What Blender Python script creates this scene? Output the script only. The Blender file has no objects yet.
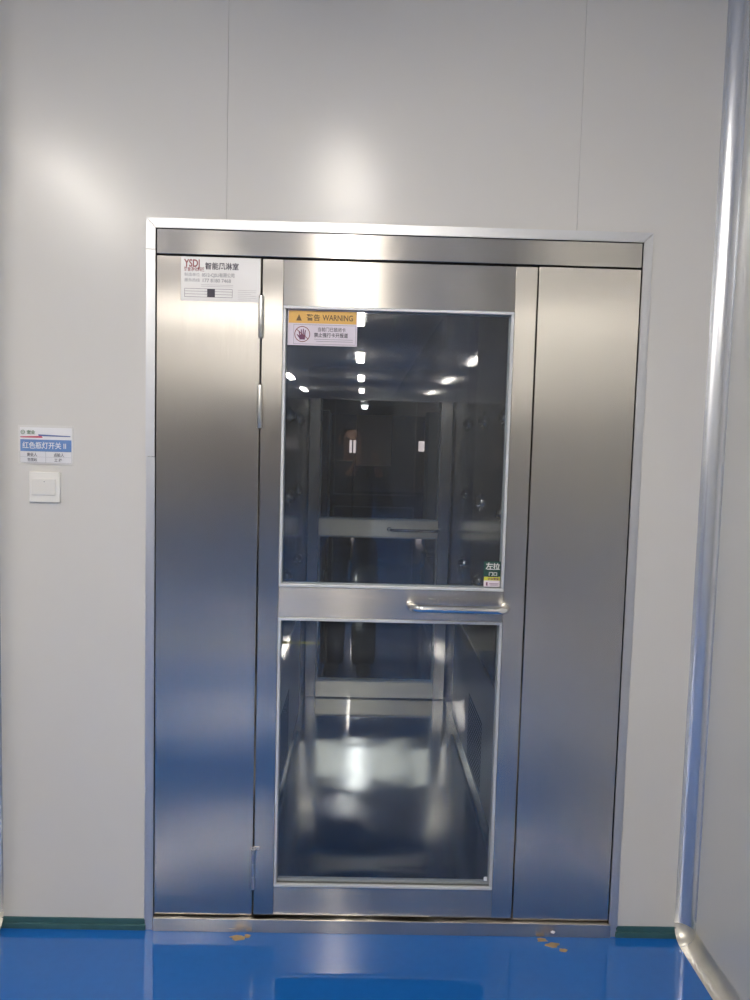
import bpy, bmesh, math, random
from mathutils import Vector, Matrix
random.seed(7)
SC = bpy.context.scene
COL = SC.collection
D = 2.3                     # distance from the camera to the door wall

# ------------------------------------------------------------------ helpers
def new_mat(name):
    m = bpy.data.materials.new(name); m.use_nodes = True
    nt = m.node_tree; nt.nodes.clear()
    out = nt.nodes.new('ShaderNodeOutputMaterial')
    return m, nt, out

def pbr(name, col, rough=.5, metal=0., spec=.5, aniso=0., tangent=None, noise=0., nscale=8., stretch=(1, 1, 1),
        rnoise=0., bump=0., bscale=3., bstretch=(1, 1, 1), coat=0.):
    m, nt, out = new_mat(name)
    p = nt.nodes.new('ShaderNodeBsdfPrincipled')
    p.inputs['Base Color'].default_value = (*col, 1)
    p.inputs['Roughness'].default_value = rough
    p.inputs['Metallic'].default_value = metal
    p.inputs['Specular IOR Level'].default_value = spec
    p.inputs['Coat Weight'].default_value = coat
    p.inputs['Coat Roughness'].default_value = .05
    nt.links.new(p.outputs[0], out.inputs[0])
    tc = nt.nodes.new('ShaderNodeTexCoord')
    if aniso:
        p.inputs['Anisotropic'].default_value = aniso
        c = nt.nodes.new('ShaderNodeCombineXYZ')
        for i in range(3): c.inputs[i].default_value = tangent[i]
        nt.links.new(c.outputs[0], p.inputs['Tangent'])
    def noise_node(scale, st, detail=4):
        mp = nt.nodes.new('ShaderNodeMapping'); mp.inputs['Scale'].default_value = st
        nt.links.new(tc.outputs['Object'], mp.inputs[0])
        n = nt.nodes.new('ShaderNodeTexNoise'); n.inputs['Scale'].default_value = scale
        n.inputs['Detail'].default_value = detail
        nt.links.new(mp.outputs[0], n.inputs['Vector'])
        return n
    if noise:
        n = noise_node(nscale, stretch)
        r = nt.nodes.new('ShaderNodeMapRange')
        r.inputs['To Min'].default_value = 1 - noise; r.inputs['To Max'].default_value = 1 + noise
        nt.links.new(n.outputs[0], r.inputs[0])
        mx = nt.nodes.new('ShaderNodeVectorMath'); mx.operation = 'SCALE'
        mx.inputs[0].default_value = col
        nt.links.new(r.outputs[0], mx.inputs['Scale'])
        nt.links.new(mx.outputs[0], p.inputs['Base Color'])
    if rnoise:
        n = noise_node(nscale * 1.7, stretch)
        r = nt.nodes.new('ShaderNodeMapRange')
        r.inputs['To Min'].default_value = max(0, rough - rnoise); r.inputs['To Max'].default_value = rough + rnoise
        nt.links.new(n.outputs[0], r.inputs[0])
        nt.links.new(r.outputs[0], p.inputs['Roughness'])
    if bump:
        n = noise_node(bscale, bstretch, 1)
        b = nt.nodes.new('ShaderNodeBump'); b.inputs['Strength'].default_value = 1
        b.inputs['Distance'].default_value = bump
        nt.links.new(n.outputs[0], b.inputs['Height'])
        nt.links.new(b.outputs[0], p.inputs['Normal'])
    return m

def emit(name, col, s):
    m, nt, out = new_mat(name)
    e = nt.nodes.new('ShaderNodeEmission'); e.inputs[0].default_value = (*col, 1); e.inputs[1].default_value = s
    nt.links.new(e.outputs[0], out.inputs[0]); return m

def glass(name, tint):
    """thin architectural pane: clear with a mirror reflection that grows at grazing angles"""
    m, nt, out = new_mat(name)
    lw = nt.nodes.new('ShaderNodeLayerWeight'); lw.inputs['Blend'].default_value = .5
    pw = nt.nodes.new('ShaderNodeMath'); pw.operation = 'POWER'; pw.inputs[1].default_value = 5
    nt.links.new(lw.outputs['Facing'], pw.inputs[0])
    ma = nt.nodes.new('ShaderNodeMath'); ma.operation = 'MULTIPLY_ADD'
    ma.inputs[1].default_value = .95; ma.inputs[2].default_value = .06
    nt.links.new(pw.outputs[0], ma.inputs[0])
    t = nt.nodes.new('ShaderNodeBsdfTransparent'); t.inputs[0].default_value = (*tint, 1)
    g = nt.nodes.new('ShaderNodeBsdfGlossy'); g.inputs['Roughness'].default_value = 0.0
    g.inputs['Color'].default_value = (1, 1, 1, 1)
    mx = nt.nodes.new('ShaderNodeMixShader')
    nt.links.new(ma.outputs[0], mx.inputs[0]); nt.links.new(t.outputs[0], mx.inputs[1]); nt.links.new(g.outputs[0], mx.inputs[2])
    du = nt.nodes.new('ShaderNodeBsdfDiffuse'); du.inputs[0].default_value = (.8, .8, .8, 1)     # pale haze mixed into the pane to grey its dark reflections
    m2 = nt.nodes.new('ShaderNodeMixShader'); m2.inputs[0].default_value = .016
    nt.links.new(mx.outputs[0], m2.inputs[1]); nt.links.new(du.outputs[0], m2.inputs[2])
    nt.links.new(m2.outputs[0], out.inputs[0]); return m

class MB:
    """collects shapes, links them as ONE mesh object"""
    def __init__(s): s.bm = bmesh.new(); s.mi = 0
    def _tag(s, fs):
        for f in fs: f.material_index = s.mi; f.smooth = True
    def box(s, x0, x1, y0, y1, z0, z1, bev=0., seg=2):
        t = bmesh.new()
        bmesh.ops.create_cube(t, size=1)
        for v in t.verts:
            v.co = Vector(((x0 + x1) / 2 + v.co.x * (x1 - x0), (y0 + y1) / 2 + v.co.y * (y1 - y0), (z0 + z1) / 2 + v.co.z * (z1 - z0)))
        if bev: bmesh.ops.bevel(t, geom=t.edges[:], offset=bev, segments=seg, profile=.5, affect='EDGES')
        s.merge(t, False); return s
    def merge(s, t, sm=True):
        for f in t.faces: f.material_index = s.mi; f.smooth = sm
        me = bpy.data.meshes.new('tmp'); t.to_mesh(me); t.free(); s.bm.from_mesh(me); bpy.data.meshes.remove(me)
    def cyl(s, p0, p1, r, seg=20, r2=None, bev=0):
        p0, p1 = Vector(p0), Vector(p1); d = p1 - p0
        t = bmesh.new()
        bmesh.ops.create_cone(t, cap_ends=True, segments=seg, radius1=r, radius2=r if r2 is None else r2, depth=d.length)
        if bev:
            es = [e for e in t.edges if len(e.link_faces) == 2 and e.calc_face_angle() > .8]
            bmesh.ops.bevel(t, geom=es, offset=bev, segments=2, profile=.5, affect='EDGES')
        M = Matrix.Translation((p0 + p1) / 2) @ d.to_track_quat('Z', 'Y').to_matrix().to_4x4()
        bmesh.ops.transform(t, matrix=M, verts=t.verts); s.merge(t); return s
    def tube(s, pts, r, seg=14):
        pts = [Vector(p) for p in pts]; rings = []; n = len(pts); prev = None
        for i, p in enumerate(pts):
            d = (pts[min(i + 1, n - 1)] - pts[max(i - 1, 0)]).normalized()
            if prev is None:
                u = d.orthogonal().normalized()
            else:
                u = (prev - d * prev.dot(d)).normalized()
            prev = u; w = d.cross(u)
            rr = r[i] if isinstance(r, (list, tuple)) else r
            rings.append([s.bm.verts.new(p + (u * math.cos(a) + w * math.sin(a)) * rr) for a in [2 * math.pi * k / seg for k in range(seg)]])
        fs = []
        for a, b in zip(rings, rings[1:]):
            for k in range(seg): fs.append(s.bm.faces.new((a[k], a[(k + 1) % seg], b[(k + 1) % seg], b[k])))
        fs.append(s.bm.faces.new(rings[0][::-1])); fs.append(s.bm.faces.new(rings[-1]))
        s._tag(fs); return s
    def sphere(s, c, r, sc=(1, 1, 1), u=20, v=12):
        t = bmesh.new(); bmesh.ops.create_uvsphere(t, u_segments=u, v_segments=v, radius=r)
        for q in t.verts: q.co = Vector((c[0] + q.co.x * sc[0], c[1] + q.co.y * sc[1], c[2] + q.co.z * sc[2]))
        s.merge(t); return s
    def poly(s, pts, th):
        """flat outline in the x-z plane at depth y, given thickness towards -y"""
        a = [s.bm.verts.new(p) for p in pts]; b = [s.bm.verts.new((p[0], p[1] - th, p[2])) for p in pts]
        n = len(pts); fs = [s.bm.faces.new(a), s.bm.faces.new(b[::-1])]
        for i in range(n): fs.append(s.bm.faces.new((a[i], b[i], b[(i + 1) % n], a[(i + 1) % n])))
        s._tag(fs); return s
    def build(s, name, mats, parent=None, smooth=True, bevel_angle=35):
        bmesh.ops.recalc_face_normals(s.bm, faces=s.bm.faces)
        me = bpy.data.meshes.new(name)
        if not smooth:
            for f in s.bm.faces: f.smooth = False
        if smooth:
            for e in s.bm.edges:
                if len(e.link_faces) == 2 and e.calc_face_angle(0) > math.radians(bevel_angle): e.smooth = False
        s.bm.to_mesh(me); s.bm.free()
        for m in (mats if isinstance(mats, (list, tuple)) else [mats]): me.materials.append(m)
        o = bpy.data.objects.new(name, me); COL.objects.link(o)
        if parent:
            o.parent = parent
            bpy.context.view_layer.update()
            o.matrix_parent_inverse = parent.matrix_world.inverted()
        return o

def tag(o, label=None, cat=None, group=None, kind=None):
    if label: o['label'] = label
    if cat: o['category'] = cat
    if group: o['group'] = group
    if kind: o['kind'] = kind
    return o
def struct(o): o['kind'] = 'structure'; return o
def empty(name, loc, label, cat, group=None):
    o = bpy.data.objects.new(name, None); COL.objects.link(o); o.location = loc; o.empty_display_size = .1
    bpy.context.view_layer.update()
    return tag(o, label, cat, group)

def text_bm(body, size, x, y, z, sx=1., align='LEFT', bold=0.):
    """lettering standing on the door wall, facing the room; returns (verts, faces)"""
    cu = bpy.data.curves.new('t', 'FONT'); cu.body = body; cu.size = size; cu.extrude = .00025; cu.offset = bold
    cu.align_x = align; cu.resolution_u = 3
    o = bpy.data.objects.new('t', cu); COL.objects.link(o)
    dg = bpy.context.evaluated_depsgraph_get(); me = bpy.data.meshes.new_from_object(o.evaluated_get(dg))
    bpy.data.objects.remove(o)
    me.transform(Matrix.Translation((x, y, z)) @ Matrix.Rotation(math.radians(90), 4, 'X') @ Matrix.Diagonal((sx, 1, 1, 1)))
    return me
def add_text(mb, *a, **k):
    me = text_bm(*a, **k); t = bmesh.new(); t.from_mesh(me); mb.merge(t); bpy.data.meshes.remove(me)

# ------------------------------------------------------------------ materials
PAINT = pbr('painted_panel', (.60, .588, .562), .24, spec=.36, noise=.02, nscale=2, rnoise=.03, bump=.0006, bscale=5)
PAINT_R = pbr('painted_panel_gloss', (.56, .56, .54), .22, spec=.6, noise=.03, nscale=2)
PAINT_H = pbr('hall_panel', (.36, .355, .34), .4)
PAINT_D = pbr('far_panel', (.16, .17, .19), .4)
CEIL = pbr('ceiling_panel', (.80, .78, .74), .5)
DARKGAP = pbr('dark_gap', (.02, .02, .02), .8)
FLOOR = pbr('blue_epoxy', (.008, .112, .41), .05, spec=.8, noise=.08, nscale=40, rnoise=.02, bump=.0004, bscale=6)
ST = (.55, .522, .48)
STEEL_V = pbr('brushed_steel_vertical_grain', ST, .25, 1, aniso=.95, tangent=(1, 0, 0), noise=.03, nscale=12, stretch=(6, 6, .3), rnoise=.03, bump=.0035, bscale=1.6)
STEEL_H = pbr('brushed_steel_horizontal_grain', ST, .26, 1, aniso=.95, tangent=(0, 0, 1), noise=.03, nscale=12, stretch=(.3, 6, 6), rnoise=.03, bump=.0012, bscale=2.5)
STEEL_RH = pbr('brushed_steel_rear_rails_lit', (.84, .79, .68), .42, 1, aniso=.9, tangent=(0, 0, 1), noise=.03, nscale=12, stretch=(.3, 6, 6))  # rail steel with a paler base that stands in for light falling on it
STEEL_F = pbr('polished_steel_floor', (.55, .53, .50), .10, 1, aniso=.95, tangent=(1, 0, 0), noise=.06, nscale=5, rnoise=.03, bump=.002, bscale=3)
STEEL_I = pbr('steel_inner_wall', (.50, .50, .50), .2, 1, noise=.03, nscale=8, bump=.002, bscale=2)
STEEL_G = pbr('steel_grille', (.62, .61, .60), .38, 1)
STEEL_EDGE = pbr('steel_edge', (.66, .65, .63), .28, 1)
ALU = pbr('aluminium', (.60, .61, .63), .42, .85, noise=.03, nscale=30)
ALU_D = pbr('aluminium_cove', (.72, .74, .78), .24, .85, noise=.04, nscale=20)
ALU_F = pbr('aluminium_floor_cove', (.60, .58, .52), .34, .7, noise=.15, nscale=25)
BEAD = pbr('glazing_bead', (.62, .63, .65), .4, .3)
CHROME = pbr('chrome', (.80, .79, .76), .12, 1)
PANE = glass('door_glass', (.86, .885, .90))
GREEN = pbr('green_strip', (.030, .095, .105), .55, noise=.25, nscale=30)
WHITE_PL = pbr('white_plastic', (.74, .73, .70), .35)
WHITE_PL2 = pbr('white_plastic_rocker', (.68, .67, .64), .3)
PAPER = pbr('paper_white', (.72, .72, .74), .5)
PAPER_W = pbr('paper_pink_white', (.70, .64, .72), .45)
GLOW_ADD = emit('added_floor_glow', (1, .96, .84), .42)  # glow of the panels added above the rear corridor
PAPER_B = pbr('paper_beige', (.34, .30, .27), .7, noise=.2, nscale=9)
INK_BLUE = pbr('sign_blue', (.13, .24, .50), .4, noise=.1, nscale=60)
INK_RED = pbr('sign_red', (.55, .10, .16), .5)
INK_GREEN = pbr('sign_green', (.22, .30, .22), .5)
INK_DARK = pbr('ink_dark', (.035, .03, .05), .5)
INK_GREY = pbr('ink_grey', (.22, .22, .24), .5)
INK_DRED = pbr('ink_dark_red', (.22, .05, .06), .5)
INK_PURPLE = pbr('ink_purple', (.16, .05, .12), .5)
AMBER = pbr('amber_band', (.72, .42, .10), .45)
YELLOW = pbr('yellow_band', (.60, .60, .06), .45)
GLOSSG = pbr('green_sticker', (.012, .055, .045), .4)
LAMP = emit('lamp_diffuser', (1, .93, .83), 20.)
LAMP_R = emit('lamp_diffuser_corridor', (1, .97, .92), 2.2)
HOUSING = pbr('lamp_housing', (.8, .8, .8), .4)
LITPANE = emit('daylit_pane', (1, .80, .76), .35)

# ------------------------------------------------------------------ setting
struct(MB().box(-3.3, 1.3, -20.2, 2.42, -.1, 0).build('floor', FLOOR))
XL, XR = -1.141, 1.075            # corner of the left return, right wall
OX0, OX1, OZ = -.6527, .8432, 2.188
w = MB()
G = .0009
for a, b in ((-1.16, -.4205), (-.4205 + G, .6145), (.6145 + G, 1.12)):       # wall panels above the door, fine joints between them
    w.box(a, b, D, D + .05, OZ - .004, 3.0)
w.box(-1.16, OX0 + .004, D, D + .05, -.05, OZ - .004)
w.box(OX1 - .004, 1.12, D, D + .05, -.05, OZ - .004)
w.mi = 1
w.box(-.45, -.39, D + .004, D + .049, OZ, 2.94); w.box(.585, .645, D + .004, D + .049, OZ, 2.94)
struct(w.build('wall_front', [PAINT, DARKGAP]))
w = MB(); w.box(XR, XR + .1, -1.0, D + .05, 0, 3.0)
w.mi = 2; w.box(.82, XR + .1, -20.2, -1.0, 0, 3.0)
w.mi = 1
w.box(XR - .0006, XR + .01, -.301, -.299, .06, 2.8); w.box(XR - .0006, XR + .01, .899, .901, .06, 2.8)
struct(w.build('wall_right', [PAINT_R, DARKGAP, pbr('enamelled_panel', (.30, .30, .31), .06)]))
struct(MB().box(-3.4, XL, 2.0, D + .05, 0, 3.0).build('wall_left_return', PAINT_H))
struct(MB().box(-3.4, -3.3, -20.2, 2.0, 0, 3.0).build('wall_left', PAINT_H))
struct(MB().box(-3.4, 1.3, -20.3, -20.2, 0, 3.0).build('wall_back', PAINT_D))
struct(MB().box(-3.4, 1.3, -20.3, 2.42, 2.92, 3.02).build('ceiling', CEIL))

def cove(name, rc, path0, path1, ux, uy, r, mat):
    """concave quarter-round strip: rc centre line from path0 to path1, corner direction ux,uy (unit vectors towards the two walls)"""
    m = MB(); ux, uy = Vector(ux), Vector(uy); rings = []
    N = 12
    for p in (Vector(path0), Vector(path1)):
        ring = [m.bm.verts.new(p + (ux * math.cos(a) + uy * math.sin(a)) * r) for a in [math.pi / 2 * k / N for k in range(N + 1)]]
        ring.append(m.bm.verts.new(p + (ux + uy) * (r - .0005)))
        rings.append(ring)
    a, b = rings
    for k in range(N + 2): m.bm.faces.new((a[k], a[(k + 1) % (N + 2)], b[(k + 1) % (N + 2)], b[k]))
    m.bm.faces.new(a[::-1]); m.bm.faces.new(b)
    for f_ in m.bm.faces: f_.smooth = True
    return struct(m.build(name, mat, smooth=True, bevel_angle=25))
RC = .048
cove('trim_1', 0, (XR - RC, D - RC, RC), (XR - RC, D - RC, 2.92), (1, 0, 0), (0, 1, 0), RC, ALU_D)
cove('trim_2', 0, (XR - RC, D - RC, RC), (XR - RC, -1.0, RC), (1, 0, 0), (0, 0, -1), RC, ALU_F)
cove('trim_3', 0, (XL + RC, D - RC, RC), (XL + RC, D - RC, 2.92), (-1, 0, 0), (0, 1, 0), RC, ALU_D)
cove('trim_4', 0, (XL + RC, D - RC, RC), (XL + RC, 2.0, RC), (-1, 0, 0), (0, 0, -1), RC, ALU_F)
# cast corner caps where wall cove and floor cove meet
def cap(name, cx, sx):
    m = MB(); c = Vector((cx, D - RC, RC)); N = 8; grid = []
    for i in range(N + 1):
        th = math.pi / 2 * i / N; row = []
        for j in range(N + 1):
            ph = math.pi / 2 * j / N
            d = Vector((sx * math.cos(ph) * math.cos(th), math.sin(ph) * math.cos(th), -math.sin(th)))
            row.append(m.bm.verts.new(c + d * (RC - .0006)))
        grid.append(row)
    for i in range(N):
        for j in range(N):
            q = (grid[i][j], grid[i][j + 1], grid[i + 1][j + 1], grid[i + 1][j])
            m.bm.faces.new(q)
    bmesh.ops.remove_doubles(m.bm, verts=m.bm.verts, dist=1e-5)
    for f_ in m.bm.faces: f_.smooth = True
    return struct(m.build(name, ALU_F))
cap('trim_5', XR - RC, 1); cap('trim_6', XL + RC, -1)

def baseb(name, x0, x1):
    m = MB(); m.box(x0, x1, D - .004, D + .01, .016, .034, .0015); m.box(x0, x1, D - .010, D + .01, -.001, .017, .002)
    return struct(m.build(name, GREEN))
baseb('baseboard_left', XL + .01, -.649); baseb('baseboard_right', .838, 1.035)

# rear corridor beyond the second door
RY = 4.42
struct(MB().box(-1.6, 2.5, RY, 24.1, -.1, 0).build('floor_rear', pbr('blue_epoxy_dimmed', (.025, .06, .11), .08)))  # dimness put into the blue, so the mirrored legs stand out
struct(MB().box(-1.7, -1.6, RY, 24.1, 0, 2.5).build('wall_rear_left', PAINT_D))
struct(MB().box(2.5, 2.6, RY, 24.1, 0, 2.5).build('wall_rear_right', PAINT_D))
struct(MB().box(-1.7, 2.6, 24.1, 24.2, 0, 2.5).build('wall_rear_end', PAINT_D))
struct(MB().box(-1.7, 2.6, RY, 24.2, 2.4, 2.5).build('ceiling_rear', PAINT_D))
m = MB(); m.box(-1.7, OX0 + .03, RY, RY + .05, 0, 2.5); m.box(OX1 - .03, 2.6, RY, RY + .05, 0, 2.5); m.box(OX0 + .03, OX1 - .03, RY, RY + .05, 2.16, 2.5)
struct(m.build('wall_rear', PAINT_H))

# yellow marking line on the hall floor
tag(MB().box(-3.28, -.27, -1.15, -1.07, 0, .002).build('floor_marking', YELLOW), 'straight yellow marking line across the blue floor, mirrored in the lower pane', 'floor marking')

# ------------------------------------------------------------------ ceiling lights
def lamp_root(name, x, y, z, label, group, mat):
    r = empty(name, (x, y, z), label, 'ceiling light', group)
    MB().box(x - .10, x + .10, y - .61, y + .61, z - .028, z, .006).build('lamp_housing', HOUSING, r)
    MB().box(x - .065, x + .065, y - .595, y + .595, z - .070, z - .0285, .015).build('diffuser', mat, r)
    return r
def dup(root, loc, label, group=None):
    r = root.copy(); COL.objects.link(r); r.location = loc; r['label'] = label
    if group: r['group'] = group
    for ch in root.children:
        c = ch.copy(); COL.objects.link(c); c.parent = r; c.matrix_parent_inverse = ch.matrix_parent_inverse
        for g in ch.children:
            d = g.copy(); COL.objects.link(d); d.parent = c; d.matrix_parent_inverse = g.matrix_parent_inverse
    return r
CZ = 2.92
g1 = 'middle row of ceiling lights in the hall'
L0 = lamp_root('ceiling_light', -.12, .30, CZ, 'slim white ceiling light of the middle row, mirrored in the door glass', g1, LAMP)
for yy in (-3.5, -7.5, -11.4, -15.3): dup(L0, (-.09, yy, CZ), 'slim white ceiling light of the middle row, mirrored in the door glass', g1)
g2 = 'left row of ceiling lights in the hall'
for yy in (.30, -3.5, -7.5, -11.4, -15.3): dup(L0, (-1.58, yy - (.15 if yy > 0 else 0), CZ), 'slim white ceiling light of the left row, mirrored beside the door', g2)
g3 = 'ceiling lights of the corridor behind the air shower'
R0 = lamp_root('ceiling_light', 0, 8.8, 2.4, 'slim ceiling light in the dim corridor behind the air shower', g3, LAMP_R)
for yy in (17.6,): dup(R0, (0, yy, 2.4), 'slim ceiling light in the dim corridor behind the air shower', g3)

g4 = 'added dim glow panels beside the corridor lamp'  # glowing panels added to draw the bright band on the inner floor
for i, (xa, xb, ya) in enumerate(((-.85, -.13, 8.45), (.13, .62, 8.45), (.64, 1.12, 8.25))):
    pr = empty('added_glow_panel', ((xa + xb) / 2, ya + .5, 2.4), 'added dim glowing panel under the rear ceiling, for the band on the inner floor', 'added glow panel', g4)
    fr = MB(); fr.box(xa, xb, ya, ya + 1.05, 2.385, 2.4, .003); fr.build('panel_frame', HOUSING, pr)
    MB().box(xa + .02, xb - .02, ya + .02, ya + 1.03, 2.380, 2.3848).build('diffuser', GLOW_ADD, pr)
# ------------------------------------------------------------------ the air shower
AS = empty('air_shower', (.095, D, 0), 'stainless steel air shower with a glazed door set into the pale wall', 'air shower')
PX0, PX1 = -.6262, .8165                          # inner edge of the bright trim
# trim frame: mitred top, right, left in two lengths
T = .004
def mitre(pts, name):
    MB().poly([(x, D + .001, z) for x, z in pts], T + .001).build(name, ALU, AS, smooth=False)
mitre([(OX0, OZ), (OX1, OZ), (PX1, 2.160), (PX0, 2.160)], 'frame_trim')
mitre([(OX0 - .0015, OZ - .0015), (PX0 - .001, 2.1595), (PX0 - .001, 2.098), (OX0 - .0015, 2.098)], 'frame_trim')
mitre([(OX0 - .0015, 2.0965), (PX0 - .001, 2.0965), (PX0 - .001, 1.4875), (OX0 - .0015, 1.4875)], 'frame_trim')
mitre([(OX0, 1.486), (PX0, 1.486), (PX0, .0), (OX0, .0)], 'frame_trim')
mitre([(OX1, OZ - .0015), (OX1, .0), (PX1 + .0005, .0), (PX1 + .0005, 2.1595)], 'frame_trim')
# header, side panels, threshold
MB().box(PX0 + .002, PX1 - .002, D + .001, D + .035, 2.0865, 2.158, .0012).build('header_panel', STEEL_H, AS)
MB().box(PX0 + .002, -.3168, D + .002, D + .035, .0475, 2.0815, .0012).build('side_panel', STEEL_V, AS)
MB().box(.5100, PX1 - .002, D + .002, D + .035, .0475, 2.0815, .0012).build('side_panel', STEEL_V, AS)
MB().box(PX0 + .001, PX1 + .004, D - .012, D + .08, 0, .044, .0015).build('threshold', STEEL_H, AS)
MB().box(OX0 + .004, -.345, D + .040, D + .075, .046, 2.18).box(.53, OX1 - .004, D + .040, D + .075, .046, 2.18).box(-.345, .53, D + .040, D + .075, 2.0855, 2.18).box(-.345, -.318, D + .036, D + .052, .046, 2.0855).box(.511, .53, D + .036, D + .052, .046, 2.0855).build('door_casing', DARKGAP, AS)

def make_door(yf, railmat, nm):
    """door leaf whose polished face lies at yf, face looking towards -y when s=1"""
    LX0, LX1 = -.3118, .5052
    SL, SR = -.2495, .4405
    y0, y1 = sorted((yf, yf + .042))
    m = MB(); b = .0009
    m.box(LX0, SL - .0004, y0, y1, .0515, 2.0795, b); m.box(SR + .0004, LX1, y0, y1, .0515, 2.0795, b)
    m.mi = 1
    m.box(SL, SR, y0 + .0006, y1, 1.9465, 2.0795, b)
    m.box(SL, SR, y0 + .0006, y1, 1.0055, 1.1005, b)
    m.box(SL, SR, y0 + .0006, y1, .0515, .1445, b)
    d = m.build(nm, [STEEL_V, railmat], AS)
    for (a, b_, c, e) in ((SL + .0005, SR - .0005, 1.101, 1.946), (SL + .0005, SR - .0005, .145, 1.005)):
        t = .0085; f = MB(); q = .003
        for ya, yb in ((yf - q, yf + .008), (yf + .030, yf + .042 + q)):
            f.box(a, b_, ya, yb, e - t, e, .0015); f.box(a, b_, ya, yb, c, c + t, .0015)
            f.box(a, a + t, ya, yb, c + t, e - t, .0015); f.box(b_ - t, b_, ya, yb, c + t, e - t, .0015)
        f.build('glazing_bead', BEAD, d)
        MB().box(a, b_, yf + .012, yf + .017, c, e).build('glass_pane', PANE, d)
    return d
door = make_door(D + .002, STEEL_H, 'door')
rdoor = make_door(4.372, STEEL_RH, 'door')

def make_handle(parent, yf, x0, x1, z, r=.0085, out=.052):
    m = MB(); pts = []; rb = .034
    pts.append((x0, yf + .002, z)); pts.append((x0, yf - (out - rb), z))
    for k in range(1, 9):
        a = math.pi / 2 * k / 8; pts.append((x0 + rb * (1 - math.cos(a)), yf - (out - rb) - rb * math.sin(a), z))
    for k in range(0, 9):
        a = math.pi / 2 * (1 - k / 8); pts.append((x1 - rb * (1 - math.cos(a)), yf - (out - rb) - rb * math.sin(a), z))
    pts.append((x1, yf + .002, z))
    m.tube(pts, r, 20)
    for x in (x0, x1): m.cyl((x, yf + .0005, z), (x, yf - .005, z), .0135, 24, bev=.0012)
    return m.build('handle', CHROME, parent)
make_handle(door, D + .002, .155, .447, 1.0525, .0120)
make_handle(rdoor, 4.372, .160, .452, 1.050, .0085)
# hinges
def hinge(z0, z1, r, pin):
    m = MB(); x = -.3142; y = D - r * .45
    n = 3 if pin else 1; L = (z1 - z0) / n
    for k in range(n): m.cyl((x, y, z0 + k * L + .0004), (x, y, z0 + (k + 1) * L - .0004), r, 18, bev=.0006)
    if pin:
        m.cyl((x, y, z1), (x, y, z1 + .006), r * 1.35, 18, bev=.001); m.cyl((x, y, z1 + .006), (x, y, z1 + .012), r * .6, 14, bev=.001)
        m.box(x, x + .018, D - .001, D + .003, z1 + .004, z1 + .012, .001)
    m.build('hinge', STEEL_EDGE, door)
hinge(1.848, 1.972, .0082, False); hinge(1.581, 1.710, .0078, False); hinge(.136, .262, .0050, True)

# inside of the shower
IX0, IX1, IF = -.3195, .5165, .045
MB().box(IX0 - .01, IX1 + .01, 2.382, 4.372, .0, IF).build('inner_floor', STEEL_F, AS)
MB().box(OX0 + .01, IX0, 2.376, 4.42, .045, 2.15).build('inner_side_wall', STEEL_I, AS)
MB().box(IX1, OX1 - .01, 2.376, 4.42, .045, 2.15).build('inner_side_wall', STEEL_I, AS)
MB().box(IX0, IX1, 2.376, 4.37, 1.965, 2.10, .001).build('inner_ceiling', STEEL_I, AS)
MB().box(IX0 + .001, IX1 - .001, 4.325, 4.368, 1.785, 1.9645, .002).build('inner_lintel', STEEL_I, AS)
MB().box(IX0, IX1, 4.373, 4.42, 0, .046).build('rear_threshold', STEEL_H, AS); MB().box(OX0 + .03, OX1 - .03, 4.3725, 4.42, 2.083, 2.155).build('rear_header', STEEL_H, AS)
def nozzle(x, y, z, sx):
    m = MB()
    m.cyl((x + sx * .003, y, z), (x - sx * .006, y, z), .040, 28, bev=.002)
    m.tube([(x - sx * .004, y, z), (x - sx * .014, y, z), (x - sx * .022, y, z)], [.030, .026, .016], 24)
    m.mi = 1; m.cyl((x - sx * .0215, y, z), (x - sx * .0228, y, z), .011, 18)
    m.build('air_nozzle', [CHROME, DARKGAP], AS)
for sx, x in ((1, IX1), (-1, IX0)):
    for y in (2.80, 3.30, 3.80):
        for z in (.95, 1.30, 1.65): nozzle(x, y, z, sx)
def grille(x, sx):
    a, b = sorted((x, x - sx * .006))
    m = MB(); m.box(a, b, 2.70, 4.0, .10, .64, .002)
    m.mi = 1
    a2, b2 = sorted((x - sx * .005, x - sx * .0068))
    for j in range(15):
        for i in range(14):
            yy = 3.02 + i * .028; zz = .125 + j * .020
            m.box(a2, b2, yy, yy + .016, zz, zz + .010)
    m.build('return_air_grille', [STEEL_G, DARKGAP], AS)
grille(IX1, 1); grille(IX0, -1)

# ------------------------------------------------------------------ plates, stickers, signs
yP = D + .0016           # just in front of the side panel
pl = empty('nameplate', (-.4325, yP, 1.95), 'printed silver rating plate with black and red lettering beside the top hinge', 'nameplate')
X0, X1, Z0, Z1 = -.553, -.3185, 1.952, 2.080
MB().box(X0, X1, yP - .0008, yP + .0005, Z0, Z1, .0004).build('plate', pbr('plate_silver', (.50, .50, .51), .32, .6), pl)
t = MB(); yy = yP - .0010
add_text(t, 'YSDJ', .030, X0 + .010, yy, Z1 - .029, sx=.75, bold=.0008); add_text(t, '雅舍净化科技', .0135, X0 + .009, yy, Z1 - .041, sx=.75, bold=.0002)
t.build('logo_lettering', INK_DRED, pl)
t = MB(); add_text(t, '智能风淋室', .0215, X0 + .071, yy, Z1 - .034, sx=.93, bold=.0004)
t.build('title_lettering', INK_DARK, pl)
t = MB(); add_text(t, '制造单位', .0110, X0 + .010, yy, Z1 - .056, sx=1.05); add_text(t, '0512-CJSU有限公司', .0135, X0 + .062, yy, Z1 - .057, sx=.85, bold=.0003)
add_text(t, '服务热线', .0110, X0 + .010, yy, Z1 - .072, sx=1.05); add_text(t, '177 8180 7468', .0145, X0 + .062, yy, Z1 - .073, sx=.98, bold=.0003)
t.build('detail_lettering', INK_GREY, pl)
t = MB()
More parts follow.
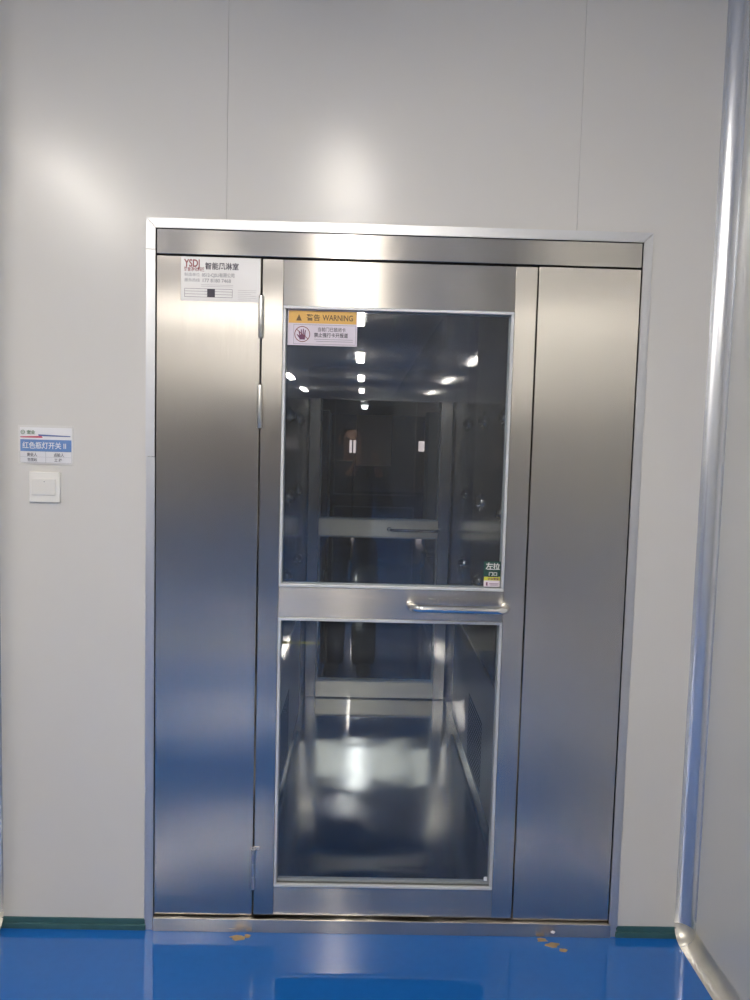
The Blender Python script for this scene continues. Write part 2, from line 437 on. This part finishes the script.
def rect(m, x0, x1, z0, z1, y=None, l=.0009):
    y = yy if y is None else y
    for a in ((x0, x1, z0, z0 + l), (x0, x1, z1 - l, z1), (x0, x0 + l, z0, z1), (x1 - l, x1, z0, z1)): m.box(a[0], a[1], y - .0003, y + .0002, a[2], a[3])
rect(t, X0 + .011, X1 - .082, Z0 + .011, Z0 + .036)
t.box(X0 + .078, X0 + .101, yy - .0003, yy + .0002, Z0 + .012, Z0 + .036)
for k in range(1, 3): t.box(X0 + .011, X1 - .082, yy - .0003, yy + .0002, Z0 + .011 + k * .0083, Z0 + .0118 + k * .0083)
t.build('rating_table', INK_DARK, pl)
t = MB()
for k in range(6): t.box(X1 - .066, X1 - (.012 if k % 3 else .026), yy - .0003, yy + .0002, Z0 + .006 + k * .0055, Z0 + .0067 + k * .0055)
for k in range(2): t.box(X0 + .060, X1 - .080, yy - .0003, yy + .0002, Z1 - .081 - k * .0045, Z1 - .0802 - k * .0045)
t.build('fine_print', INK_GREY, pl)

# warning sticker on the glass
yG = D + .002 + .012
ws = empty('warning_sticker', (-.134, yG, 1.83), 'amber and white warning sticker at the top left of the upper pane', 'sticker')
X0, X1, Z0, Z1 = -.2365, -.0285, 1.832, 1.9375
MB().box(X0, X1, yG - .0012, yG - .0002, Z0, Z1, .0003).build('sticker_sheet', PAPER_W, ws)
MB().box(X0 + .003, X1 - .003, yG - .0016, yG - .0011, Z1 - .040, Z1 - .003).build('amber_band', AMBER, ws)
yy = yG - .0019
t = MB(); t.poly([(X0 + .025, yy, Z1 - .033), (X0 + .042, yy, Z1 - .033), (X0 + .0335, yy, Z1 - .014)], .0004)
add_text(t, '警告', .0205, X0 + .056, yy, Z1 - .0305, bold=.0004); add_text(t, 'WARNING', .0235, X0 + .104, yy, Z1 - .0305, sx=.80, bold=.0004)
t.build('band_lettering', pbr('brown_ink', (.16, .09, .03), .5), ws)
t = MB()
cx, cz, R_ = X0 + .044, Z0 + .033, .0235
for k in range(32):
    a0, a1 = 2 * math.pi * k / 32, 2 * math.pi * (k + 1) / 32
    P = lambda a, r: (cx + r * math.cos(a), yy, cz + r * math.sin(a))
    t.poly([P(a0, R_), P(a1, R_), P(a1, R_ - .0022), P(a0, R_ - .0022)], .0004)
t.poly([(cx - .018, yy - .0006, cz + .013), (cx - .0165, yy - .0006, cz + .0145), (cx + .018, yy - .0006, cz - .013), (cx + .0165, yy - .0006, cz - .0145)], .0004)
t.build('prohibition_ring', INK_DRED, ws)
t = MB()
t.poly([(cx - .008, yy, cz - .016), (cx + .008, yy, cz - .016), (cx + .010, yy, cz - .002), (cx - .009, yy, cz - .002)], .0004)
for fx, fh, tl in ((-.0075, .010, -.002), (-.0025, .015, -.0007), (.0025, .0165, .0005), (.0072, .013, .0018)):
    t.poly([(cx + fx - .0017, yy, cz - .003), (cx + fx + .0021, yy, cz - .003), (cx + fx + tl + .0016, yy, cz + fh - .002), (cx + fx + tl, yy, cz + fh), (cx + fx + tl - .0014, yy, cz + fh - .002)], .0004)
t.poly([(cx - .008, yy, cz - .013), (cx - .0165, yy, cz - .002), (cx - .0145, yy, cz - .0005), (cx - .007, yy, cz - .006)], .0004)
t.build('hand_pictogram', INK_PURPLE, ws)
t = MB(); add_text(t, '当前门已锁闭卡', .0135, X0 + .089, yy, Z0 + .043, sx=.90, bold=.0001)
add_text(t, '禁止强行卡开报道', .0145, X0 + .079, yy, Z0 + .026, sx=.88, bold=.0002)
for k in range(2): t.box(X0 + .080 + .006 * (1 - k), X1 - .012, yy - .0003, yy + .0002, Z0 + .0125 + k * .006, Z0 + .0132 + k * .006)
rect(t, X0 + .018, X1 - .004, Z0 + .004, Z0 + .0615, yy, .0006)
t.build('lettering', INK_DARK, ws)

# green label and small caution sticker in the lower right corner of the pane
gs = empty('green_sticker', (.405, yG, 1.145), 'dark green push-side label with two white characters, bottom right of upper pane', 'sticker')
MB().box(.378, .431, yG - .0010, yG - .0002, 1.1455, 1.192, .0003).build('sticker_sheet', GLOSSG, gs)
t = MB(); add_text(t, '左', .024, .384, yG - .0016, 1.168, bold=.0004); add_text(t, '拉', .022, .4065, yG - .0016, 1.168, bold=.0004); add_text(t, '门口', .0125, .394, yG - .0016, 1.1485, sx=1.1, bold=.0003)
t.build('lettering', WHITE_PL, gs)
cs = empty('caution_sticker', (.405, yG, 1.115), 'tiny yellow and white caution sticker directly below the green label', 'sticker')
MB().box(.380, .4295, yG - .0010, yG - .0002, 1.1125, 1.1435, .0003).build('sticker_sheet', PAPER_W, cs)
MB().box(.380, .4295, yG - .0014, yG - .0009, 1.1325, 1.1435, .0002).build('yellow_band', YELLOW, cs)
t = MB(); add_text(t, '注意安全', .0085, .392, yG - .0018, 1.1345, bold=.0003); t.box(.387, .392, yG - .0018, yG - .0009, 1.1165, 1.127)
t.box(.397, .426, yG - .0018, yG - .0009, 1.122, 1.1235); t.box(.400, .424, yG - .0018, yG - .0009, 1.118, 1.1192)
t.build('lettering', INK_PURPLE, cs)
# little label in the bottom right corner of the lower pane
tag(MB().box(.415, .426, yG - .0010, yG - .0002, .168, .181, .0002).build('glass_mark', PAPER), 'tiny white square mark at the bottom right of the lower pane', 'sticker')
# paper sheet taped to the rear door pane
tag(MB().box(-.042, .158, 4.3805, 4.3828, 1.412, 1.704).build('paper_notice', PAPER_B), 'beige paper sheet taped on the rear door glass, seen through the front pane', 'notice')

pm, pnt, pout = new_mat('backlit_paper')
d1 = pnt.nodes.new('ShaderNodeBsdfDiffuse'); d1.inputs[0].default_value = (.70, .62, .54, 1)
d2 = pnt.nodes.new('ShaderNodeBsdfTranslucent'); d2.inputs[0].default_value = (.70, .62, .54, 1)
mxp = pnt.nodes.new('ShaderNodeMixShader'); mxp.inputs[0].default_value = .5
pnt.links.new(d1.outputs[0], mxp.inputs[1]); pnt.links.new(d2.outputs[0], mxp.inputs[2]); pnt.links.new(mxp.outputs[0], pout.inputs[0])
bpy.data.objects['paper_notice'].data.materials[0] = pm
# wall sign left of the door
yW = D
sg = empty('wall_sign', (-.95, yW, 1.455), 'small white and blue acrylic sign with lettering, above the light switch', 'sign')
X0, X1, Z0, Z1 = -1.030, -.872, 1.4585, 1.5685
MB().box(X0 - .004, X1 + .003, yW - .0022, yW + .0002, Z0 - .003, Z1 + .004, .0008).build('acrylic_holder', pbr('acrylic', (.66, .65, .63), .2), sg)
MB().box(X0 + .002, X1 - .002, yW - .0028, yW - .0021, Z0 + .001, Z1 - .003).build('sign_sheet', PAPER, sg)
MB().box(X0 + .003, X1 - .003, yW - .0033, yW - .0027, Z0 + .036, Z0 + .071).build('blue_band', INK_BLUE, sg)
yy = yW - .0036
t = MB(); add_text(t, '红色瓶灯开关 II', .0215, X0 + .009, yy, Z0 + .0455, sx=.90, bold=.0003); t.build('band_lettering', PAPER, sg)
MB().poly([(X0 + .003, yy + .0006, Z0 + .076), (X0 + .070, yy + .0006, Z0 + .076), (X0 + .066, yy + .0006, Z0 + .082), (X0 + .003, yy + .0006, Z0 + .0795)], .0005).build('red_stripe', INK_RED, sg)
MB().poly([(X0 + .058, yy + .0006, Z0 + .0815), (X1 - .006, yy + .0006, Z0 + .0805), (X1 - .006, yy + .0006, Z0 + .0835), (X0 + .056, yy + .0006, Z0 + .0865)], .0005).build('blue_stripe', pbr('stripe_blue', (.10, .14, .34), .5), sg)
t = MB()
for k in range(20):
    a0, a1 = 2 * math.pi * k / 20, 2 * math.pi * (k + 1) / 20
    P = lambda a, r: (X0 + .011 + r * math.cos(a), yy, Z0 + .0925 + r * math.sin(a))
    t.poly([P(a0, .0065), P(a1, .0065), P(a1, .0045), P(a0, .0045)], .0004)
t.box(X0 + .008, X0 + .014, yy - .0004, yy, Z0 + .0915, Z0 + .0935)
add_text(t, '宏业', .0125, X0 + .0225, yy, Z0 + .0875, bold=.0004)
t.build('logo', INK_GREEN, sg)
t = MB(); add_text(t, '责任人', .0115, X0 + .022, yy, Z0 + .0215, sx=.9, bold=.0003); add_text(t, '点检人', .0115, X0 + .102, yy, Z0 + .0215, sx=.9, bold=.0003)
add_text(t, '空压站', .0105, X0 + .024, yy, Z0 + .0065, sx=.9, bold=.0003); add_text(t, '工 段', .0105, X0 + .104, yy, Z0 + .0065, sx=.95, bold=.0003)
rect(t, X0 + .002, X1 - .003, Z0 + .002, Z0 + .036, yy, .0005); t.box(X0 + .078, X0 + .0784, yy - .0003, yy + .0003, Z0 + .002, Z0 + .036); t.box(X0 + .002, X1 - .003, yy - .0003, yy + .0003, Z0 + .0187, Z0 + .0191)
t.build('lettering', INK_GREY, sg)

# light switch
X0, X1, Z0, Z1 = -1.0005, -.9085, 1.3415, 1.4330
sw = empty('light_switch', (-.955, yW, 1.34), 'square white light switch on the pale wall, under the small blue sign', 'light switch')
MB().box(X0, X1, yW - .0075, yW + .0002, Z0, Z1, .002, 3).build('face_plate', WHITE_PL, sw)
r = MB(); r.box(X0 + .0095, X1 - .0115, yW - .0105, yW - .0070, Z0 + .022, Z1 - .021, .0012)
rk = r.build('rocker', WHITE_PL2, sw)
MB().box(X0 + .045, X0 + .049, yW - .0109, yW - .0103, Z1 - .030, Z1 - .028).build('indicator', INK_GREY, rk)

# flakes on the floor edge
def flake(name, pts, z, label, mat, seed):
    random.seed(seed); m = MB()
    for (x, y, rx, ry, zz) in pts:
        n = 11; a = [2 * math.pi * k / n for k in range(n)]
        rr = [1 + random.uniform(-.35, .35) for _ in a]
        lo = [m.bm.verts.new((x + rx * q * math.cos(t), y + ry * q * math.sin(t), zz)) for q, t in zip(rr, a)]
        hi = [m.bm.verts.new((x + .8 * rx * q * math.cos(t), y + .8 * ry * q * math.sin(t), zz + .0015)) for q, t in zip(rr, a)]
        m.bm.faces.new(lo[::-1]); m.bm.faces.new(hi)
        for k in range(n): m.bm.faces.new((lo[k], lo[(k + 1) % n], hi[(k + 1) % n], hi[k]))
    return tag(m.build(name, mat), label, 'flake')
FL = pbr('dried_sealant', (.26, .19, .09), .7, noise=.4, nscale=60)
flake('sealant_flake', [(.598, 2.275, .018, .010, 0), (.628, 2.252, .022, .012, 0), (.655, 2.228, .012, .008, 0)], 0, 'yellowish dried sealant flake on the blue floor below the right side panel', FL, 3)
flake('sealant_flake', [(-.355, 2.262, .022, .011, 0), (-.325, 2.272, .013, .008, 0)], 0, 'brownish dried sealant flake on the blue floor below the left side panel', FL, 5)
tag(MB().poly([(.630, D - .0120, .015), (.640, D - .0120, .013), (.644, D - .0120, .019), (.636, D - .0120, .023), (.629, D - .0120, .020)], .001).build('paint_spot', PAPER), 'small white paint spot on the steel threshold at right', 'spot')

# ------------------------------------------------------------------ things in the rear corridor
DARK_M = pbr('dark_enamel', (.03, .035, .045), .4)
MID_M = pbr('grey_enamel', (.20, .22, .24), .4)
def cabinet(x, y, w_, d, h, label, mat):
    c = empty('storage_cabinet', (x, y, 0), label, 'cabinet', None)
    MB().box(x - w_ / 2, x + w_ / 2, y - d / 2, y + d / 2, .06, h, .008).box(x - w_ / 2 + .03, x + w_ / 2 - .03, y - d / 2 + .03, y + d / 2 - .03, 0, .06).build('body', mat, c)
    for s in (-1, 1):
        xa, xb = sorted((x + s * .006, x + s * (w_ / 2 - .012)))
        dd = MB().box(xa, xb, y - d / 2 - .018, y - d / 2 - .001, .09, h - .03, .003).build('door', mat, c)
        MB().cyl((x + s * .04, y - d / 2 - .03, h * .5), (x + s * .04, y - d / 2 - .03, h * .5 + .14), .006).build('door_handle', CHROME, dd)
    return c
cabinet(-.95, 9.0, 1.1, .6, 1.9, 'dark tall cabinet at the left of the dim corridor', DARK_M)
cabinet(-.75, 12.0, 1.2, .6, 1.25, 'low dark cabinet further back on the left of the corridor', DARK_M)
cabinet(1.35, 11.0, .9, .6, 2.0, 'grey tall cabinet at the right of the dim corridor', MID_M)
def window(name, x0, x1, z0, z1, y=24.1):
    f = MB(); t = .05
    f.box(x0, x1, y - .04, y, z1 - t, z1, .004); f.box(x0, x1, y - .04, y, z0, z0 + t, .004); f.box(x0, x0 + t, y - .04, y, z0 + t, z1 - t, .004); f.box(x1 - t, x1, y - .04, y, z0 + t, z1 - t, .004)
    f.box((x0 + x1) / 2 - .02, (x0 + x1) / 2 + .02, y - .03, y, z0 + t, z1 - t, .003)
    o = struct(f.build(name, MID_M)); MB().box(x0 + t, x1 - t, y - .012, y - .004, z0 + t, z1 - t).build('pane', LITPANE, o)
window('window_1', -.50, -.20, 1.15, 1.65); window('window_2', 1.68, 2.26, 1.25, 1.68)

# ------------------------------------------------------------------ the photographer
SKIN = pbr('skin', (.42, .24, .17), .5); HAIR = pbr('hair', (.012, .010, .010), .5)
JACKET = pbr('dark_jacket', (.018, .02, .028), .8, noise=.2, nscale=20); TROUS = pbr('dark_trousers', (.022, .024, .03), .85, noise=.2, nscale=20)
SHOE = pbr('dark_shoe', (.02, .02, .02), .5)
def skin(name, nodes, edges, mat, parent=None, root=0, sub=2):
    """nodes: {key: (x,y,z,rx[,ry])}"""
    keys = list(nodes); idx = {k: i for i, k in enumerate(keys)}
    me = bpy.data.meshes.new(name); me.from_pydata([nodes[k][:3] for k in keys], [(idx[a], idx[b]) for a, b in edges], [])
    o = bpy.data.objects.new(name, me); COL.objects.link(o)
    md = o.modifiers.new('skin', 'SKIN'); md.use_smooth_shade = True
    me.skin_vertices[0].data
    for k, i in idx.items():
        v = nodes[k]; me.skin_vertices[0].data[i].radius = (v[3], v[4] if len(v) > 4 else v[3])
        me.skin_vertices[0].data[i].use_root = (i == root)
    sb = o.modifiers.new('sub', 'SUBSURF'); sb.levels = sub; sb.render_levels = sub
    dg = bpy.context.evaluated_depsgraph_get(); dg.update()
    m2 = bpy.data.meshes.new_from_object(o.evaluated_get(dg)); bpy.data.objects.remove(o)
    m2.name = name; m2.materials.clear(); m2.materials.append(mat)
    for p in m2.polygons: p.use_smooth = True
    o = bpy.data.objects.new(name, m2); COL.objects.link(o)
    if parent: o.parent = parent
    return o
PXc, PY = -.075, -.40
N = {}; Eg = []
def nd(k, x, y, z, r, r2=None): N[k] = (PXc + x, PY + y, z, r) if r2 is None else (PXc + x, PY + y, z, r, r2)
def chain(*ks):
    for a, b in zip(ks, ks[1:]): Eg.append((a, b))
nd('pelvis', 0, 0, .93, .105, .085); nd('waist', 0, 0, 1.05, .115, .09); nd('chest', 0, 0, 1.25, .135, .10); nd('ubase', 0, .0, 1.35, .075, .060)
nd('neck', 0, .01, 1.43, .050); nd('jaw', 0, .035, 1.50, .058, .066); nd('head', 0, .03, 1.565, .074, .088); nd('crown', 0, .02, 1.635, .068, .080)
chain('pelvis', 'waist', 'chest', 'ubase', 'neck', 'jaw', 'head', 'crown')
nd('nose', 0, .130, 1.548, .010); Eg.append(('head', 'nose'))
for s, n in ((-1, 'L'), (1, 'R')):
    nd('hip' + n, s * .09, 0, .87, .070); nd('knee' + n, s * .10, .01, .48, .055); nd('ank' + n, s * .10, -.01, .10, .026); nd('toe' + n, s * .105, .10, .040, .018)
    chain('pelvis', 'hip' + n, 'knee' + n, 'ank' + n, 'toe' + n)
    nd('sh' + n, s * .150, 0, 1.335, .042); nd('el' + n, s * .23, .06, 1.10, .042)
    # wrist and hand, absolute aims near the phone
    wx = .018 + s * .062 - PXc
    nd('wr' + n, wx + s * .012, .31, 1.375, .026); nd('palm' + n, wx, .355, 1.435, .028, .016)
    chain('ubase', 'sh' + n, 'el' + n, 'wr' + n, 'palm' + n)
    for k in range(4):
        z = 1.485 - .021 * k; q = (1.0, 1.08, 1.0, .82)[k]; fx = .018 + s * .0375 - PXc
        nd('k%d' % k + n, wx - s * .002, .382, z - .008, .0088)
        nd('m%d' % k + n, fx + s * .013, .382 + .024 * q, z, .0080)
        nd('t%d' % k + n, fx - s * .010 * q, .4085, z + .003, .0070)
        chain('palm' + n, 'k%d' % k + n, 'm%d' % k + n, 't%d' % k + n)
    nd('th0' + n, wx - s * .010, .345, 1.460, .0120); nd('th1' + n, wx - s * .022, .358, 1.488, .0098); nd('th2' + n, wx - s * .040, .372, 1.502, .0082)
    chain('palm' + n, 'th0' + n, 'th1' + n, 'th2' + n)
body = skin('person', N, Eg, SKIN)
tag(body, 'person in dark jacket and trousers holding up a phone, mirrored in the door glass', 'person')
h = MB(); h.sphere((PXc, PY + .010, 1.583), .1, (.80, .90, .98), 32, 24); hb = h
bmesh.ops.delete(hb.bm, geom=[v for v in hb.bm.verts if (v.co.y > PY + .055 and v.co.z < 1.625 + .0) or v.co.z < 1.525], context='VERTS')
hair = h.build('hair', HAIR); hair.parent = body
sd = hair.modifiers.new('s', 'SOLIDIFY'); sd.thickness = .018; sd.offset = -1
for s in (-1, 1):
    e = MB().sphere((PXc + s * .031, PY + .108, 1.572), .011, (1.2, .6, .75)); e.build('eye', pbr('eye', (.04, .03, .03), .2)).parent = body
    e = MB().sphere((PXc + s * .082, PY + .02, 1.555), .028, (.35, .7, 1.1)); e.build('ear', SKIN).parent = body
MB().sphere((PXc, PY + .106, 1.512), .016, (1.5, .5, .4)).build('mouth', pbr('lips', (.30, .12, .10), .5)).parent = body
J = {'z': (PXc, PY, .84, .150, .125), 'a': (PXc, PY, .90, .155, .128), 'b': (PXc, PY, 1.05, .15, .12), 'c': (PXc, PY, 1.25, .165, .125), 'd': (PXc, PY, 1.385, .095, .09)}
JE = [('z', 'a'), ('a', 'b'), ('b', 'c'), ('c', 'd')]
for s, n in ((-1, 'L'), (1, 'R')):
    J['s' + n] = (PXc + s * .165, PY, 1.352, .074); J['e' + n] = (PXc + s * .235, PY + .06, 1.10, .060)
    wx = .018 + s * .074
    J['w' + n] = (wx, PY + .295, 1.355, .040); JE += [('d', 's' + n), ('s' + n, 'e' + n), ('e' + n, 'w' + n)]
skin('jacket', J, JE, JACKET, body)
T_ = {'p': (PXc, PY, .92, .135, .11)}; TE = []
for s, n in ((-1, 'L'), (1, 'R')):
    T_['h' + n] = (PXc + s * .095, PY, .84, .105); T_['k' + n] = (PXc + s * .105, PY + .01, .48, .092); T_['g' + n] = (PXc + s * .105, PY, .16, .088); T_['f' + n] = (PXc + s * .105, PY, .09, .086); T_['a' + n] = (PXc + s * .105, PY, .05, .084)
    TE += [('p', 'h' + n), ('h' + n, 'k' + n), ('k' + n, 'g' + n), ('g' + n, 'f' + n), ('f' + n, 'a' + n)]
skin('trousers', T_, TE, TROUS, body)
for s, n in ((-1, 'L'), (1, 'R')):
    x = PXc + s * .105
    skin('shoe', {'a': (x, PY - .055, .050, .050, .045), 'b': (x, PY + .05, .050, .052, .045), 'c': (x + s * .006, PY + .17, .042, .052, .040)}, [('a', 'b'), ('b', 'c')], SHOE, body)
ph = empty('phone', (.018, -.012, 1.42), 'black phone held upright in both hands of the person', 'phone')
MB().box(.018 - .0375, .018 + .0375, -.0125, -.0045, 1.400, 1.562, .003, 3).build('body', DARK_M, ph)
MB().box(.018 - .035, .018 + .035, -.0129, -.0124, 1.403, 1.559).build('screen', pbr('screen', (.05, .05, .06), .1), ph)
MB().box(-.014, .012, -.0046, -.0030, 1.520, 1.556, .0007).build('lens_bump', DARKGAP, ph)

# ------------------------------------------------------------------ camera, exposure
f, p, y, r = 760.7311, .0754, .0166, .0263
cy, sy = math.cos(y), math.sin(y)
fwd = Vector((sy * math.cos(p), cy * math.cos(p), -math.sin(p))); right = Vector((cy, -sy, 0)); up = right.cross(fwd)
c, s = math.cos(r), math.sin(r)
R2 = c * right + s * up; U2 = -s * right + c * up
cam = bpy.data.cameras.new('camera'); co = bpy.data.objects.new('camera', cam); COL.objects.link(co)
cam.sensor_fit = 'VERTICAL'; cam.sensor_height = 36; cam.lens = f / 1000 * 36; cam.clip_start = .02; cam.clip_end = 100
M = Matrix.Identity(4)
for i in range(3): M[i][0] = R2[i]; M[i][1] = U2[i]; M[i][2] = -fwd[i]
M.translation = (0, 0, 1.547)
co.matrix_world = M
SC.camera = co
wd = bpy.data.worlds.new('world'); SC.world = wd; wd.use_nodes = True
wd.node_tree.nodes['Background'].inputs[0].default_value = (0, 0, 0, 1)
SC.view_settings.view_transform = 'Standard'; SC.view_settings.look = 'None'; SC.view_settings.gamma = 1
SC.view_settings.use_curve_mapping = False
SC.view_settings.exposure = 1.83
SC.cycles.use_denoising = True
SC.cycles.max_bounces = 14; SC.cycles.glossy_bounces = 8; SC.cycles.transparent_max_bounces = 16; SC.cycles.diffuse_bounces = 6
SC.cycles.sample_clamp_indirect = 6.0
